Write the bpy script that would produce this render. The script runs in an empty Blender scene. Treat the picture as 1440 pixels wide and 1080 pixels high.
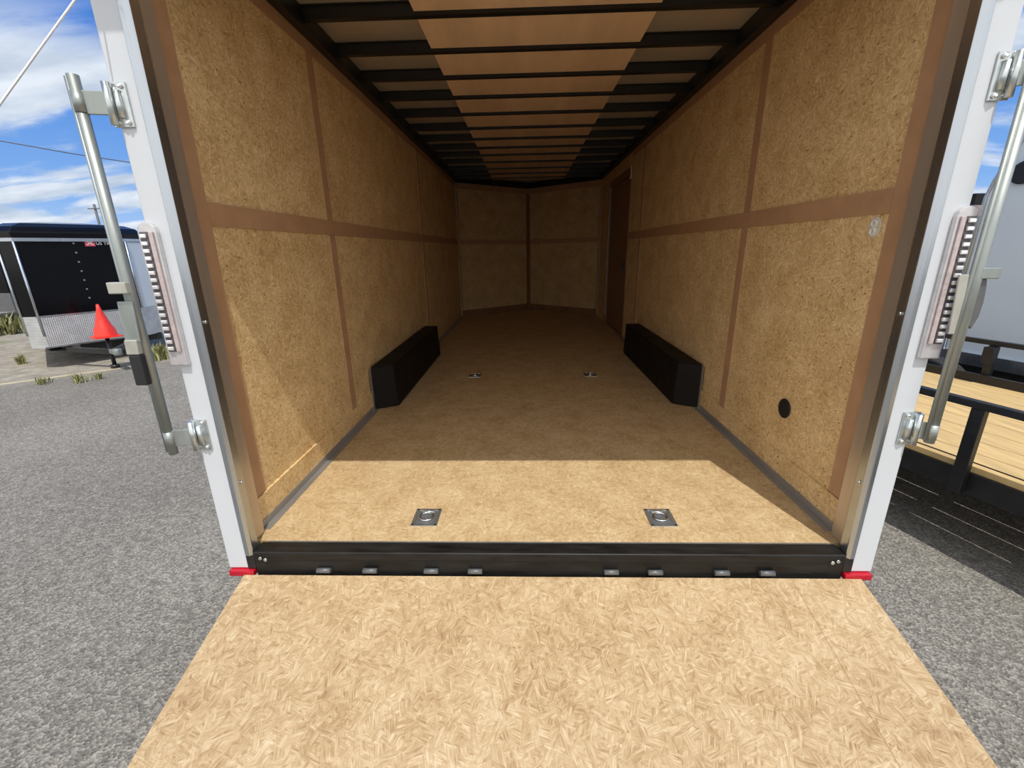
import bpy, bmesh, math, random
from mathutils import Vector, Matrix
C = bpy.context.scene.collection
SC = bpy.context.scene
random.seed(7)

# ------------------------------------------------------------------ camera
F_PX = 614.6985
CAM = Vector((-0.06207, -1.56483, 1.14087))
R_ = Vector((0.9994554, 0.02854323, -0.01655859))
U_ = Vector((0.0074485, 0.29370735, 0.95586637))
D_ = Vector((-0.03214689, 0.95546914, -0.29333479))
cd = bpy.data.cameras.new('camera')
cd.sensor_fit = 'HORIZONTAL'
cd.sensor_width = 36.0
cd.lens = 36.0 * F_PX / 1440.0
cd.clip_start = 0.02
cd.clip_end = 600
cam = bpy.data.objects.new('camera', cd)
C.objects.link(cam)
cam.matrix_world = Matrix(((R_.x, U_.x, -D_.x, CAM.x), (R_.y, U_.y, -D_.y, CAM.y), (R_.z, U_.z, -D_.z, CAM.z), (0, 0, 0, 1)))
SC.camera = cam

# ------------------------------------------------------------------ view, sun, sky
vs = SC.view_settings
vs.view_transform = 'Standard'
vs.look = 'None'
vs.gamma = 1.0
vs.exposure = 0.16
vs.use_curve_mapping = False
SC.cycles.max_bounces = 16
SC.cycles.diffuse_bounces = 12
SC.cycles.glossy_bounces = 6
SC.cycles.sample_clamp_indirect = 8
SC.cycles.use_denoising = True

SUN_A, SUN_S = 0.27, 2.25          # to the sun: (SUN_A, -1, SUN_S)
sd = bpy.data.lights.new('sun', 'SUN')
sd.energy = 3.0
sd.angle = 0.0093
sd.color = (1.0, 0.965, 0.9)
sun = bpy.data.objects.new('sun', sd)
C.objects.link(sun)
sun.location = (8, -20, 40)
sun.rotation_euler = Vector((SUN_A, -1.0, SUN_S)).to_track_quat('Z', 'Y').to_euler()

world = bpy.data.worlds.new('sky')
SC.world = world
world.use_nodes = True
wn, wl = world.node_tree.nodes, world.node_tree.links
wn.clear()


def wnode(t, **kw):
    n = wn.new(t)
    for k, v in kw.items():
        setattr(n, k, v)
    return n


def wmath(op, a, b=None, c=None):
    n = wn.new('ShaderNodeMath')
    n.operation = op
    for i, v in enumerate((a, b, c)):
        if v is None:
            continue
        if isinstance(v, (int, float)):
            n.inputs[i].default_value = v
        else:
            wl.new(v, n.inputs[i])
    return n.outputs[0]


tc = wnode('ShaderNodeTexCoord')
sep = wnode('ShaderNodeSeparateXYZ')
wl.new(tc.outputs['Generated'], sep.inputs[0])
elev = wmath('MAXIMUM', sep.outputs['Z'], 0.0)
ramp = wnode('ShaderNodeValToRGB')
cr = ramp.color_ramp
cr.elements[0].position = 0.0
cr.elements[0].color = (0.46, 0.62, 0.84, 1)
cr.elements[1].position = 1.0
cr.elements[1].color = (0.05, 0.16, 0.46, 1)
for p_, c_ in ((0.10, (0.20, 0.40, 0.78, 1)), (0.25, (0.085, 0.25, 0.68, 1)), (0.42, (0.045, 0.16, 0.54, 1))):
    e_ = cr.elements.new(p_)
    e_.color = c_
wl.new(elev, ramp.inputs[0])
den = wmath('ADD', elev, 0.22)
comb = wnode('ShaderNodeCombineXYZ')
wl.new(wmath('DIVIDE', sep.outputs['X'], den), comb.inputs[0])
wl.new(wmath('DIVIDE', sep.outputs['Y'], den), comb.inputs[1])
cmap = wnode('ShaderNodeMapping')
cmap.inputs['Location'].default_value = (9.5, 6.05, 0.0)
cmap.inputs['Scale'].default_value = (0.6, 1.4, 1.0)
wl.new(comb.outputs[0], cmap.inputs[0])
cn = wnode('ShaderNodeTexNoise')
cn.inputs['Scale'].default_value = 1.7
cn.inputs['Detail'].default_value = 9
cn.inputs['Roughness'].default_value = 0.55
cn.inputs['Distortion'].default_value = 0.25
wl.new(cmap.outputs[0], cn.inputs['Vector'])
mr = wnode('ShaderNodeMapRange')
mr.interpolation_type = 'SMOOTHSTEP'
mr.inputs['From Min'].default_value = 0.43
mr.inputs['From Max'].default_value = 0.55
wl.new(cn.outputs[0], mr.inputs['Value'])
low = wnode('ShaderNodeMapRange')      # fewer clouds overhead
low.inputs['From Min'].default_value = 0.27
low.inputs['From Max'].default_value = 0.34
low.inputs['To Min'].default_value = 1.0
low.inputs['To Max'].default_value = 0.12
wl.new(elev, low.inputs['Value'])
cn2 = wnode('ShaderNodeTexNoise')
cn2.inputs['Scale'].default_value = 4.5
cn2.inputs['Detail'].default_value = 6
wl.new(cmap.outputs[0], cn2.inputs['Vector'])
crmp = wnode('ShaderNodeValToRGB')
crmp.color_ramp.elements[0].position = 0.35
crmp.color_ramp.elements[0].color = (0.44, 0.53, 0.66, 1)
crmp.color_ramp.elements[1].position = 0.65
crmp.color_ramp.elements[1].color = (0.74, 0.80, 0.88, 1)
wl.new(cn2.outputs[0], crmp.inputs[0])
mixc = wnode('ShaderNodeMix', data_type='RGBA')
wl.new(wmath('MULTIPLY', mr.outputs[0], low.outputs[0]), mixc.inputs['Factor'])
wl.new(ramp.outputs[0], mixc.inputs['A'])
wl.new(crmp.outputs[0], mixc.inputs['B'])
# unseen sunward half of the sky, added white cloud brightness to fill the interior
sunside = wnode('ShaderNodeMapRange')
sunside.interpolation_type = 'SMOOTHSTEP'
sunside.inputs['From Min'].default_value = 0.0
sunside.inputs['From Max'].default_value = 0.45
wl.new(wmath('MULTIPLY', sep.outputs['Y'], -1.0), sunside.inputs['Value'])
fill_bank = wnode('ShaderNodeValToRGB')
fill_bank.color_ramp.elements[0].position = 0.3
fill_bank.color_ramp.elements[0].color = (0.95, 0.97, 1.0, 1)
fill_bank.color_ramp.elements[1].position = 0.7
fill_bank.color_ramp.elements[1].color = (1.0, 0.97, 0.92, 1)
wl.new(cn2.outputs[0], fill_bank.inputs[0])
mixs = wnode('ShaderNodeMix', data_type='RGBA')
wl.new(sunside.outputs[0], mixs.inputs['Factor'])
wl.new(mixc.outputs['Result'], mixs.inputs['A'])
wl.new(fill_bank.outputs[0], mixs.inputs['B'])
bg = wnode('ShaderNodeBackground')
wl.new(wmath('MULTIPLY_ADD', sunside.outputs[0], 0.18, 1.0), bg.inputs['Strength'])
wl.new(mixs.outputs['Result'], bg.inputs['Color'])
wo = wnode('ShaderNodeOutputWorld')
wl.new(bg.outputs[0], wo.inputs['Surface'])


# ------------------------------------------------------------------ materials
class NT:
    """small node-graph helper"""

    def __init__(self, name):
        self.m = bpy.data.materials.new(name)
        self.m.use_nodes = True
        self.t = self.m.node_tree
        self.t.nodes.clear()
        self.out = self.t.nodes.new('ShaderNodeOutputMaterial')
        self.b = self.t.nodes.new('ShaderNodeBsdfPrincipled')
        self.t.links.new(self.b.outputs[0], self.out.inputs[0])
        self.co = None

    def n(self, t, **kw):
        x = self.t.nodes.new(t)
        for k, v in kw.items():
            setattr(x, k, v)
        return x

    def put(self, sock, v):
        if v is None:
            return
        if isinstance(v, bpy.types.NodeSocket):
            self.t.links.new(v, sock)
        else:
            sock.default_value = v

    def math(self, op, a, b=None, c=None, clamp=False):
        x = self.n('ShaderNodeMath', operation=op, use_clamp=clamp)
        for i, v in enumerate((a, b, c)):
            self.put(x.inputs[i], v)
        return x.outputs[0]

    def coord(self):
        if self.co is None:
            self.co = self.n('ShaderNodeNewGeometry').outputs['Position'] if False else self.n('ShaderNodeTexCoord').outputs['Object']
        return self.co

    def mapping(self, v, rot=(0, 0, 0), scale=(1, 1, 1), loc=(0, 0, 0)):
        x = self.n('ShaderNodeMapping')
        self.put(x.inputs['Vector'], v)
        x.inputs['Location'].default_value = loc
        x.inputs['Rotation'].default_value = rot
        x.inputs['Scale'].default_value = scale
        return x.outputs[0]

    def turned(self, v, ang, scale, loc=(0, 0, 0)):
        """rotate first, then stretch"""
        return self.mapping(self.mapping(v, rot=(0, 0, ang)), scale=scale, loc=loc)

    def noise(self, v, scale, detail=4, rough=0.55, dist=0.0):
        x = self.n('ShaderNodeTexNoise')
        self.put(x.inputs['Vector'], v)
        x.inputs['Scale'].default_value = scale
        x.inputs['Detail'].default_value = detail
        x.inputs['Roughness'].default_value = rough
        x.inputs['Distortion'].default_value = dist
        return x.outputs[0]

    def cells(self, v, scale=1.0):
        x = self.n('ShaderNodeTexVoronoi')
        self.put(x.inputs['Vector'], v)
        x.inputs['Scale'].default_value = scale
        return x

    def ramp(self, f, stops, interp='LINEAR'):
        x = self.n('ShaderNodeValToRGB')
        x.color_ramp.interpolation = interp
        el = x.color_ramp.elements
        el[0].position, el[0].color = stops[0][0], (*stops[0][1], 1)
        el[1].position, el[1].color = stops[-1][0], (*stops[-1][1], 1)
        for p, c in stops[1:-1]:
            e = el.new(p)
            e.color = (*c, 1)
        self.put(x.inputs[0], f)
        return x.outputs[0]

    def mix(self, f, a, b, blend='MIX'):
        x = self.n('ShaderNodeMix', data_type='RGBA', blend_type=blend)
        self.put(x.inputs['Factor'], f)
        for k, v in (('A', a), ('B', b)):
            if isinstance(v, tuple):
                v = (*v, 1) if len(v) == 3 else v
            self.put(x.inputs[k], v)
        return x.outputs['Result']

    def range(self, v, a, b, c=0.0, d=1.0, smooth=False):
        x = self.n('ShaderNodeMapRange')
        if smooth:
            x.interpolation_type = 'SMOOTHSTEP'
        self.put(x.inputs['Value'], v)
        for k, q in (('From Min', a), ('From Max', b), ('To Min', c), ('To Max', d)):
            x.inputs[k].default_value = q
        return x.outputs[0]

    def bump(self, h, strength=0.3, dist=0.01):
        x = self.n('ShaderNodeBump')
        x.inputs['Strength'].default_value = strength
        x.inputs['Distance'].default_value = dist
        self.put(x.inputs['Height'], h)
        self.put(self.b.inputs['Normal'], x.outputs[0])

    def fin(self, color=None, rough=0.5, metal=0.0, spec=0.5):
        if isinstance(color, tuple):
            color = (*color, 1)
        self.put(self.b.inputs['Base Color'], color)
        self.put(self.b.inputs['Roughness'], rough)
        self.put(self.b.inputs['Metallic'], metal)
        self.b.inputs['Specular IOR Level'].default_value = spec
        return self.m


def plain(name, col, rough=0.5, metal=0.0, var=0.12, vscale=14.0, spec=0.5, stretch=(1, 1, 1), bump=0.0):
    g = NT(name)
    nz = g.noise(g.mapping(g.coord(), scale=stretch), vscale, 5, 0.6)
    a = tuple(max(0.0, c * (1 - var)) for c in col)
    b = tuple(min(1.0, c * (1 + var)) for c in col)
    c = g.ramp(nz, [(0.3, a), (0.7, b)])
    if bump:
        g.bump(nz, bump, 0.005)
    r = g.range(nz, 0.3, 0.7, max(0.02, rough * 0.88), min(1, rough * 1.12))
    return g.fin(c, r, metal, spec)


def osb(name, plane, tone=(1, 1, 1), seams=(), flake=1.0, contrast=1.0, specks=0.5, swirl=0.0):
    """oriented strand board: random overlapping flakes in three directions"""
    g = NT(name)
    s = g.n('ShaderNodeSeparateXYZ')
    g.put(s.inputs[0], g.coord())
    k = g.n('ShaderNodeCombineXYZ')
    ax = {'xy': (0, 1, 2), 'yz': (1, 2, 0), 'xz': (0, 2, 1)}[plane]
    for i, a in enumerate(ax):
        g.put(k.inputs[i], s.outputs[a])
    v = k.outputs[0]
    warp = g.n('ShaderNodeMix', data_type='VECTOR')
    wnz = g.n('ShaderNodeTexNoise')
    wnz.inputs['Scale'].default_value = 7
    g.put(wnz.inputs['Vector'], v)
    wadd = g.n('ShaderNodeVectorMath', operation='MULTIPLY_ADD')
    g.put(wadd.inputs[0], wnz.outputs['Color'])
    wadd.inputs[1].default_value = (0.018, 0.018, 0.0)
    g.put(wadd.inputs[2], v)
    v = wadd.outputs[0]
    vals, fib = [], []
    for i, th in enumerate((18, 72, 112, 158)):
        m = g.turned(v, math.radians(th), (22 / flake, 105 / flake, 1), (i * 3.7, i * 1.9, 0))
        cl = g.cells(m)
        vals.append(g.n('ShaderNodeSeparateColor'))
        g.put(vals[-1].inputs[0], cl.outputs['Color'])
        vals[-1] = vals[-1].outputs[0]
        fm = g.turned(v, math.radians(th), (26, 250, 1), (i, i, 0))
        fib.append(g.noise(fm, 1.0, 2, 0.5))
    pick = g.noise(v, 30 / flake, 2, 0.5)
    pick2 = g.noise(g.mapping(v, loc=(7, 3, 0)), 26 / flake, 2, 0.5)
    p1 = g.range(pick, 0.45, 0.55)
    p2 = g.range(pick2, 0.45, 0.55)

    def sel(a, b, f):
        x = g.n('ShaderNodeMix', data_type='FLOAT')
        g.put(x.inputs['Factor'], f)
        g.put(x.inputs['A'], a)
        g.put(x.inputs['B'], b)
        return x.outputs['Result']
    val = sel(sel(vals[0], vals[1], p1), sel(vals[2], vals[3], p1), p2)
    fb = sel(sel(fib[0], fib[1], p1), sel(fib[2], fib[3], p1), p2)
    fb = g.range(fb, 0.25, 0.75)
    mixv = g.math('ADD', g.math('MULTIPLY', val, 0.42 * contrast), g.math('MULTIPLY', fb, 0.66 * contrast))
    mixv = g.math('ADD', mixv, 0.5 - 0.54 * contrast)
    big = g.noise(v, 5.5, 5, 0.65)
    mixv = g.math('ADD', mixv, g.math('MULTIPLY_ADD', big, 0.75, -0.375))
    T = lambda c: tuple(x * y for x, y in zip(c, tone))
    col = g.ramp(mixv, [(0.02, T((0.30, 0.175, 0.085))), (0.35, T((0.475, 0.325, 0.165))), (0.6, T((0.60, 0.445, 0.255))), (0.95, T((0.77, 0.63, 0.42)))])
    # occasional dark flakes and specks
    sp = g.cells(g.turned(v, 0.5, (45, 95, 1)))
    spc = g.n('ShaderNodeSeparateColor')
    g.put(spc.inputs[0], sp.outputs['Color'])
    spm = g.math('MULTIPLY', g.math('GREATER_THAN', spc.outputs[1], 0.955), g.math('LESS_THAN', sp.outputs['Distance'], 0.32))
    col = g.mix(g.math('MULTIPLY', spm, specks), col, T((0.20, 0.11, 0.045)))
    for axn, pos, wd in seams:
        dd = g.math('ABSOLUTE', g.math('SUBTRACT', s.outputs[axn], pos))
        col = g.mix(g.math('MULTIPLY', g.math('LESS_THAN', dd, wd), 0.55), col, T((0.28, 0.16, 0.07)))
    g.bump(mixv, 0.22, 0.004)
    return g.fin(col, g.range(mixv, 0.2, 0.8, 0.62, 0.5), 0.0, 0.35)


M = {}
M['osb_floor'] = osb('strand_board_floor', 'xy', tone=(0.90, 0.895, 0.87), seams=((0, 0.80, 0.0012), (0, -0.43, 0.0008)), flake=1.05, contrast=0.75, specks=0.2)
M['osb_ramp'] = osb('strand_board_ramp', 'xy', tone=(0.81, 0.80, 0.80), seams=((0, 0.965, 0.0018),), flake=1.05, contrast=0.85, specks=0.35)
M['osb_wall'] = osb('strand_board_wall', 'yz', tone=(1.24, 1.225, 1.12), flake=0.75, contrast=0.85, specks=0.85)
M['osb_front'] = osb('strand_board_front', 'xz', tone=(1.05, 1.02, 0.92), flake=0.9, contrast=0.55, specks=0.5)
M['ply'] = plain('luan_plywood', (0.80, 0.57, 0.37), 0.6, 0, 0.12, 5, 0.3, (1, 0.15, 1))
M['tape'] = plain('brown_seam_tape', (0.46, 0.275, 0.155), 0.55, 0, 0.10, 9, 0.4)
M['strip'] = plain('pale_wood_strip', (0.56, 0.39, 0.21), 0.55, 0, 0.15, 12, 0.4, (1, 1, 0.15))
M['darkwood'] = plain('dark_door_wood', (0.24, 0.13, 0.065), 0.5, 0, 0.15, 6, 0.4, (1, 1, 0.2))
M['white'] = plain('white_paint', (0.59, 0.62, 0.66), 0.35, 0, 0.025, 3)
M['offwhite'] = plain('pale_grey_sheet', (0.63, 0.71, 0.76), 0.3, 0, 0.03, 2)
M['black'] = plain('black_paint', (0.012, 0.012, 0.013), 0.42, 0, 0.3, 20)
M['blacksteel'] = plain('black_steel_scuffed', (0.012, 0.0115, 0.011), 0.42, 0.0, 0.6, 30, 0.32, (0.2, 1, 1), 0.05)
M['ribblack'] = plain('black_rib_paint', (0.010, 0.010, 0.010), 0.38, 0, 0.3, 10, 0.5)
M['boxblack'] = plain('black_box_liner', (0.010, 0.008, 0.007), 0.6, 0, 0.3, 10, 0.18)
M['rubber'] = plain('black_rubber', (0.014, 0.014, 0.015), 0.65, 0, 0.3, 30)
M['zinc'] = plain('zinc_plated_steel', (0.60, 0.64, 0.64), 0.30, 0.9, 0.12, 40)
M['galv'] = plain('galvanized_steel', (0.34, 0.37, 0.355), 0.45, 0.7, 0.15, 30, 0.5, (1, 1, 0.2))
M['alum'] = plain('bright_aluminium', (0.50, 0.54, 0.58), 0.26, 0.95, 0.06, 10, 0.5, (1, 1, 0.15))
M['reveal'] = plain('reveal_aluminium', (0.58, 0.50, 0.41), 0.32, 0.6, 0.10, 10, 0.5, (1, 1, 0.1))
M['basemetal'] = plain('dull_aluminium_angle', (0.40, 0.385, 0.37), 0.42, 0.6, 0.12, 10, 0.5, (1, 0.2, 1))
M['skin'] = plain('roof_sheet_metal', (0.70, 0.62, 0.50), 0.45, 0.6, 0.05, 4)
M['red'] = plain('red_reflective', (0.45, 0.006, 0.022), 0.35, 0, 0.1, 40)
M['cone'] = plain('red_orange_plastic', (0.80, 0.035, 0.02), 0.4, 0, 0.12, 20)
M['chrome'] = plain('chrome', (0.85, 0.86, 0.87), 0.12, 1.0, 0.04, 30)
M['glossblack'] = plain('glossy_black_sheet', (0.004, 0.004, 0.005), 0.14, 0, 0.2, 3, 0.22)
M['lens'] = plain('pinkish_clear_lens', (0.50, 0.42, 0.42), 0.15, 0.1, 0.15, 60)
M['bezel'] = plain('chrome_grey_bezel', (0.62, 0.60, 0.61), 0.25, 0.5, 0.1, 30)
M['led'] = plain('clear_led_cell', (0.88, 0.89, 0.90), 0.12, 0.6, 0.05, 60)
M['ledgap'] = plain('smoked_gap', (0.10, 0.09, 0.10), 0.2, 0, 0.2, 60)
M['brass'] = plain('pale_zinc_block', (0.50, 0.50, 0.44), 0.4, 0.5, 0.08, 30)
M['clip'] = plain('translucent_white_plastic', (0.66, 0.60, 0.50), 0.25, 0, 0.06, 60)
M['deck'] = plain('pine_deck_board', (0.60, 0.42, 0.19), 0.55, 0, 0.16, 7, 0.3, (3, 0.35, 1))
M['tire'] = plain('tyre_rubber', (0.018, 0.018, 0.019), 0.7, 0, 0.3, 30)
M['signwhite'] = plain('sign_white', (0.72, 0.74, 0.72), 0.4, 0, 0.04, 30)
M['signred'] = plain('sign_red', (0.62, 0.10, 0.13), 0.4, 0, 0.08, 30)
M['leaf'] = plain('dark_tree_leaf', (0.045, 0.085, 0.028), 0.6, 0, 0.4, 3)
M['weed'] = plain('dry_green_weed', (0.25, 0.25, 0.10), 0.6, 0, 0.35, 20)
M['bark'] = plain('bark', (0.09, 0.07, 0.05), 0.8, 0, 0.3, 10)
M['wire'] = plain('dark_wire', (0.10, 0.10, 0.11), 0.5, 0, 0.1, 5)
M['cablesteel'] = plain('light_steel_cable', (0.78, 0.79, 0.80), 0.35, 0.3, 0.2, 300)
M['line'] = plain('faded_yellow_paint', (0.46, 0.40, 0.27), 0.8, 0, 0.25, 6)
M['galvdark'] = plain('weathered_grey_steel', (0.13, 0.135, 0.14), 0.45, 0.3, 0.15, 12)


def checker_plate():
    g = NT('diamond_plate')
    s = g.n('ShaderNodeSeparateXYZ')
    g.put(s.inputs[0], g.coord())
    a = g.math('ADD', s.outputs[1], s.outputs[2])
    b = g.math('SUBTRACT', s.outputs[1], s.outputs[2])
    w1 = g.math('SINE', g.math('MULTIPLY', a, 150))
    w2 = g.math('SINE', g.math('MULTIPLY', b, 150))
    h = g.math('MULTIPLY', w1, w2)
    g.bump(h, 0.6, 0.004)
    c = g.ramp(g.noise(g.coord(), 6, 4), [(0.3, (0.50, 0.51, 0.51)), (0.7, (0.66, 0.67, 0.67))])
    return g.fin(c, 0.34, 0.7)


def asphalt():
    g = NT('asphalt_lot')
    co = g.coord()
    fine = g.cells(co, 105)
    sepc = g.n('ShaderNodeSeparateColor')
    g.put(sepc.inputs[0], fine.outputs['Color'])
    nz = g.noise(co, 22, 6, 0.7)
    big = g.noise(co, 0.6, 5, 0.6)
    f = g.math('ADD', g.math('MULTIPLY', sepc.outputs[0], 0.42), g.math('MULTIPLY', nz, 0.62))
    f = g.math('ADD', f, g.math('MULTIPLY_ADD', big, 0.35, -0.19))
    col = g.ramp(f, [(0.15, (0.100, 0.092, 0.078)), (0.5, (0.212, 0.197, 0.170)), (0.85, (0.43, 0.40, 0.345))])
    s = g.n('ShaderNodeSeparateXYZ')
    g.put(s.inputs[0], co)
    # bare gravelly dirt past the edge of the paving on the far left
    ed = g.math('SUBTRACT', g.math('MULTIPLY', s.outputs[1], 0.75), g.math('MULTIPLY', s.outputs[0], 0.66))
    ed = g.math('ADD', ed, g.math('MULTIPLY', g.noise(co, 0.9, 5, 0.65), 1.6))
    dm = g.range(ed, 8.7, 9.6, 0, 1, True)
    dirt = g.ramp(g.noise(co, 5, 8, 0.7), [(0.3, (0.20, 0.175, 0.135)), (0.55, (0.36, 0.325, 0.27)), (0.75, (0.48, 0.44, 0.37))])
    dirt = g.mix(g.range(g.noise(co, 1.3, 5, 0.6), 0.55, 0.68, 0, 0.8), dirt, (0.19, 0.22, 0.09))
    left = g.math('LESS_THAN', s.outputs[0], -2.0)
    col = g.mix(g.math('MULTIPLY', dm, left), col, dirt)
    h = g.math('ADD', g.math('MULTIPLY', fine.outputs['Distance'], 0.7), nz)
    g.bump(h, 0.7, 0.012)
    return g.fin(col, 0.88, 0, 0.25)


M['plate'] = checker_plate()
M['asphalt'] = asphalt()


# ------------------------------------------------------------------ mesh helpers
class MB:
    def __init__(self):
        self.bm = bmesh.new()
        self.mi = 0

    def _face(self, vs):
        try:
            f = self.bm.faces.new(vs)
            f.material_index = self.mi
            return f
        except ValueError:
            return None

    def hexa(self, p):
        v = [self.bm.verts.new(q) for q in p]
        for f in ((0, 3, 2, 1), (4, 5, 6, 7), (0, 1, 5, 4), (1, 2, 6, 5), (2, 3, 7, 6), (3, 0, 4, 7)):
            self._face([v[i] for i in f])
        return self

    def box(self, lo, hi):
        (a, b, c), (d, e, f) = lo, hi
        return self.hexa([(a, b, c), (d, b, c), (d, e, c), (a, e, c), (a, b, f), (d, b, f), (d, e, f), (a, e, f)])

    def obox(self, c, size, X=(1, 0, 0), Y=(0, 1, 0), Z=(0, 0, 1)):
        c, X, Y, Z = Vector(c), Vector(X).normalized() * size[0] / 2, Vector(Y).normalized() * size[1] / 2, Vector(Z).normalized() * size[2] / 2
        return self.hexa([c - X - Y - Z, c + X - Y - Z, c + X + Y - Z, c - X + Y - Z, c - X - Y + Z, c + X - Y + Z, c + X + Y + Z, c - X + Y + Z])

    def prism(self, poly, vec):
        """poly: 3D points in order; extruded by vec"""
        vec = Vector(vec)
        a = [self.bm.verts.new(Vector(p)) for p in poly]
        b = [self.bm.verts.new(Vector(p) + vec) for p in poly]
        self._face(list(reversed(a)))
        self._face(b)
        n = len(poly)
        for i in range(n):
            self._face([a[i], a[(i + 1) % n], b[(i + 1) % n], b[i]])
        return self

    def tube(self, pts, r, seg=10, cap=True, rs=None):
        pts = [Vector(p) for p in pts]
        rings = []
        up = None
        for i, p in enumerate(pts):
            d = (pts[min(i + 1, len(pts) - 1)] - pts[max(i - 1, 0)]).normalized()
            if up is None:
                up = d.orthogonal().normalized()
            up = (up - d * up.dot(d)).normalized()
            w = d.cross(up)
            rr = rs[i] if rs else r
            rings.append([self.bm.verts.new(p + up * rr * math.cos(2 * math.pi * k / seg) + w * rr * math.sin(2 * math.pi * k / seg)) for k in range(seg)])
        for a, b in zip(rings, rings[1:]):
            for k in range(seg):
                f = self._face([a[k], a[(k + 1) % seg], b[(k + 1) % seg], b[k]])
                if f:
                    f.smooth = True
        if cap:
            self._face(list(reversed(rings[0])))
            self._face(rings[-1])
        return self

    def torus(self, c, R, r, X, Y, seg=24, a0=0, a1=2 * math.pi, s2=8):
        c, X, Y = Vector(c), Vector(X).normalized(), Vector(Y).normalized()
        closed = abs(a1 - a0 - 2 * math.pi) < 1e-6
        n = seg if closed else seg + 1
        Z = X.cross(Y)
        rings = []
        for i in range(n):
            a = a0 + (a1 - a0) * i / seg
            d = X * math.cos(a) + Y * math.sin(a)
            rings.append([self.bm.verts.new(c + d * (R + r * math.cos(2 * math.pi * k / s2)) + Z * r * math.sin(2 * math.pi * k / s2)) for k in range(s2)])
        for i in range(seg):
            A, B = rings[i], rings[(i + 1) % n]
            for k in range(s2):
                f = self._face([A[k], A[(k + 1) % s2], B[(k + 1) % s2], B[k]])
                if f:
                    f.smooth = True
        return self

    def build(self, name, mat, parent=None, org=None, bevel=0.0, kind=None, seg=2):
        bmesh.ops.recalc_face_normals(self.bm, faces=self.bm.faces[:])
        o_ = Vector(org) if org is not None else (parent_org(parent) if parent else Vector((0, 0, 0)))
        bmesh.ops.translate(self.bm, verts=self.bm.verts[:], vec=-o_)
        me = bpy.data.meshes.new(name)
        self.bm.to_mesh(me)
        self.bm.free()
        for m in (mat if isinstance(mat, (list, tuple)) else [mat]):
            me.materials.append(M[m] if isinstance(m, str) else m)
        o = bpy.data.objects.new(name, me)
        C.objects.link(o)
        if parent:
            o.parent = parent
        else:
            o.location = o_
        if bevel:
            b = o.modifiers.new('soft_edges', 'BEVEL')
            b.width = bevel
            b.segments = seg
            b.limit_method = 'ANGLE'
        if kind:
            o['kind'] = kind
        return o


def parent_org(p):
    v = Vector((0, 0, 0))
    while p:
        v = v + p.location
        p = p.parent
    return v


def tag(o, label, cat, group=None):
    o['label'] = label
    o['category'] = cat
    if group:
        o['group'] = group
    return o


def thing(name, label, cat, loc=(0, 0, 0), group=None):
    o = bpy.data.objects.new(name, None)
    C.objects.link(o)
    o.location = loc
    o.empty_display_size = 0.1
    return tag(o, label, cat, group)


def copy_tree(o, parent=None):
    c = o.copy()
    C.objects.link(c)
    c.parent = parent
    for ch in list(o.children):
        copy_tree(ch, c)
    return c


def dup(o, loc, label, group=None):
    c = copy_tree(o)
    c.location = loc
    c['label'] = label
    if group:
        c['group'] = group
    return c


def at(px, py, axis, val):
    """point seen at a pixel of the photograph on the plane axis = val (used once, to place things)"""
    d = D_ + R_ * (px - 720) / F_PX - U_ * (py - 540) / F_PX
    return CAM + d * ((val - CAM[axis]) / d[axis])


W, L, APEX = 1.22, 6.30, 7.30
H = 2.228
GZ = -0.60

# ------------------------------------------------------------------ setting: ground and trailer shell
b = MB()
b.box((-150, -60, GZ - 0.3), (150, 150, GZ))
b.build('ground', 'asphalt', kind='structure')

FL = [(-W, -0.045), (W, -0.045), (W, L), (0, APEX), (-W, L)]
b = MB()
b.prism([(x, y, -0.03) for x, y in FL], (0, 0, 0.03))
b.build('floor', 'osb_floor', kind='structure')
b = MB()
b.prism([(x, max(y, 0.02), -0.16) for x, y in FL], (0, 0, 0.125))
b.build('floor_underside', 'black', kind='structure')


def wall(name, p0, p1, out, mat, z0=0.0, z1=2.36):
    """inner board plus outer white sheet, from p0 to p1 (xy)"""
    b = MB()
    o = Vector((out[0], out[1], 0))
    b.prism([(p0[0], p0[1], z0), (p1[0], p1[1], z0), (p1[0], p1[1], z1), (p0[0], p0[1], z1)], o * 0.02)
    b.mi = 1
    q0, q1 = Vector((p0[0], p0[1], 0)) + o * 0.021, Vector((p1[0], p1[1], 0)) + o * 0.021
    b.prism([(q0.x, q0.y, -0.15), (q1.x, q1.y, -0.15), (q1.x, q1.y, z1), (q0.x, q0.y, z1)], o * 0.04)
    return b.build(name, [mat, 'white'], kind='structure')


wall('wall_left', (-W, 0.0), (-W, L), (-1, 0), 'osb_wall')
DY0, DY1, DZ1 = 4.23, 5.55, 2.03
# right wall in three pieces of one mesh around the side door
b = MB()
for y0, y1, z0, z1 in ((0.0, DY0, 0.0, 2.36), (DY1, L, 0.0, 2.36), (DY0, DY1, DZ1, 2.36)):
    b.mi = 0
    b.box((W, y0, z0), (W + 0.02, y1, z1))
    b.mi = 1
    b.box((W + 0.021, y0, -0.15 if z0 == 0 else z0), (W + 0.061, y1, z1))
b.build('wall_right', ['osb_wall', 'white'], kind='structure')
fn = Vector((-(APEX - L), -W, 0)).normalized()
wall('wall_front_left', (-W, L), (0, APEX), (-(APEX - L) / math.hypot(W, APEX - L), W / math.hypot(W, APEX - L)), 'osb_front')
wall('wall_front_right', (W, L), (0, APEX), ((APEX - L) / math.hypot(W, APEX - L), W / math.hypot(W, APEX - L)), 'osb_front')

# roof sheet
RZ = 2.262                      # underside of the ribs
b = MB()
b.prism([(x * 1.05, y, RZ + 0.058) for x, y in ((-W, -0.1), (W, -0.1), (W, L), (0, APEX + 0.05), (-W, L))], (0, 0, 0.04))
b.build('ceiling', 'skin', kind='structure')
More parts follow.
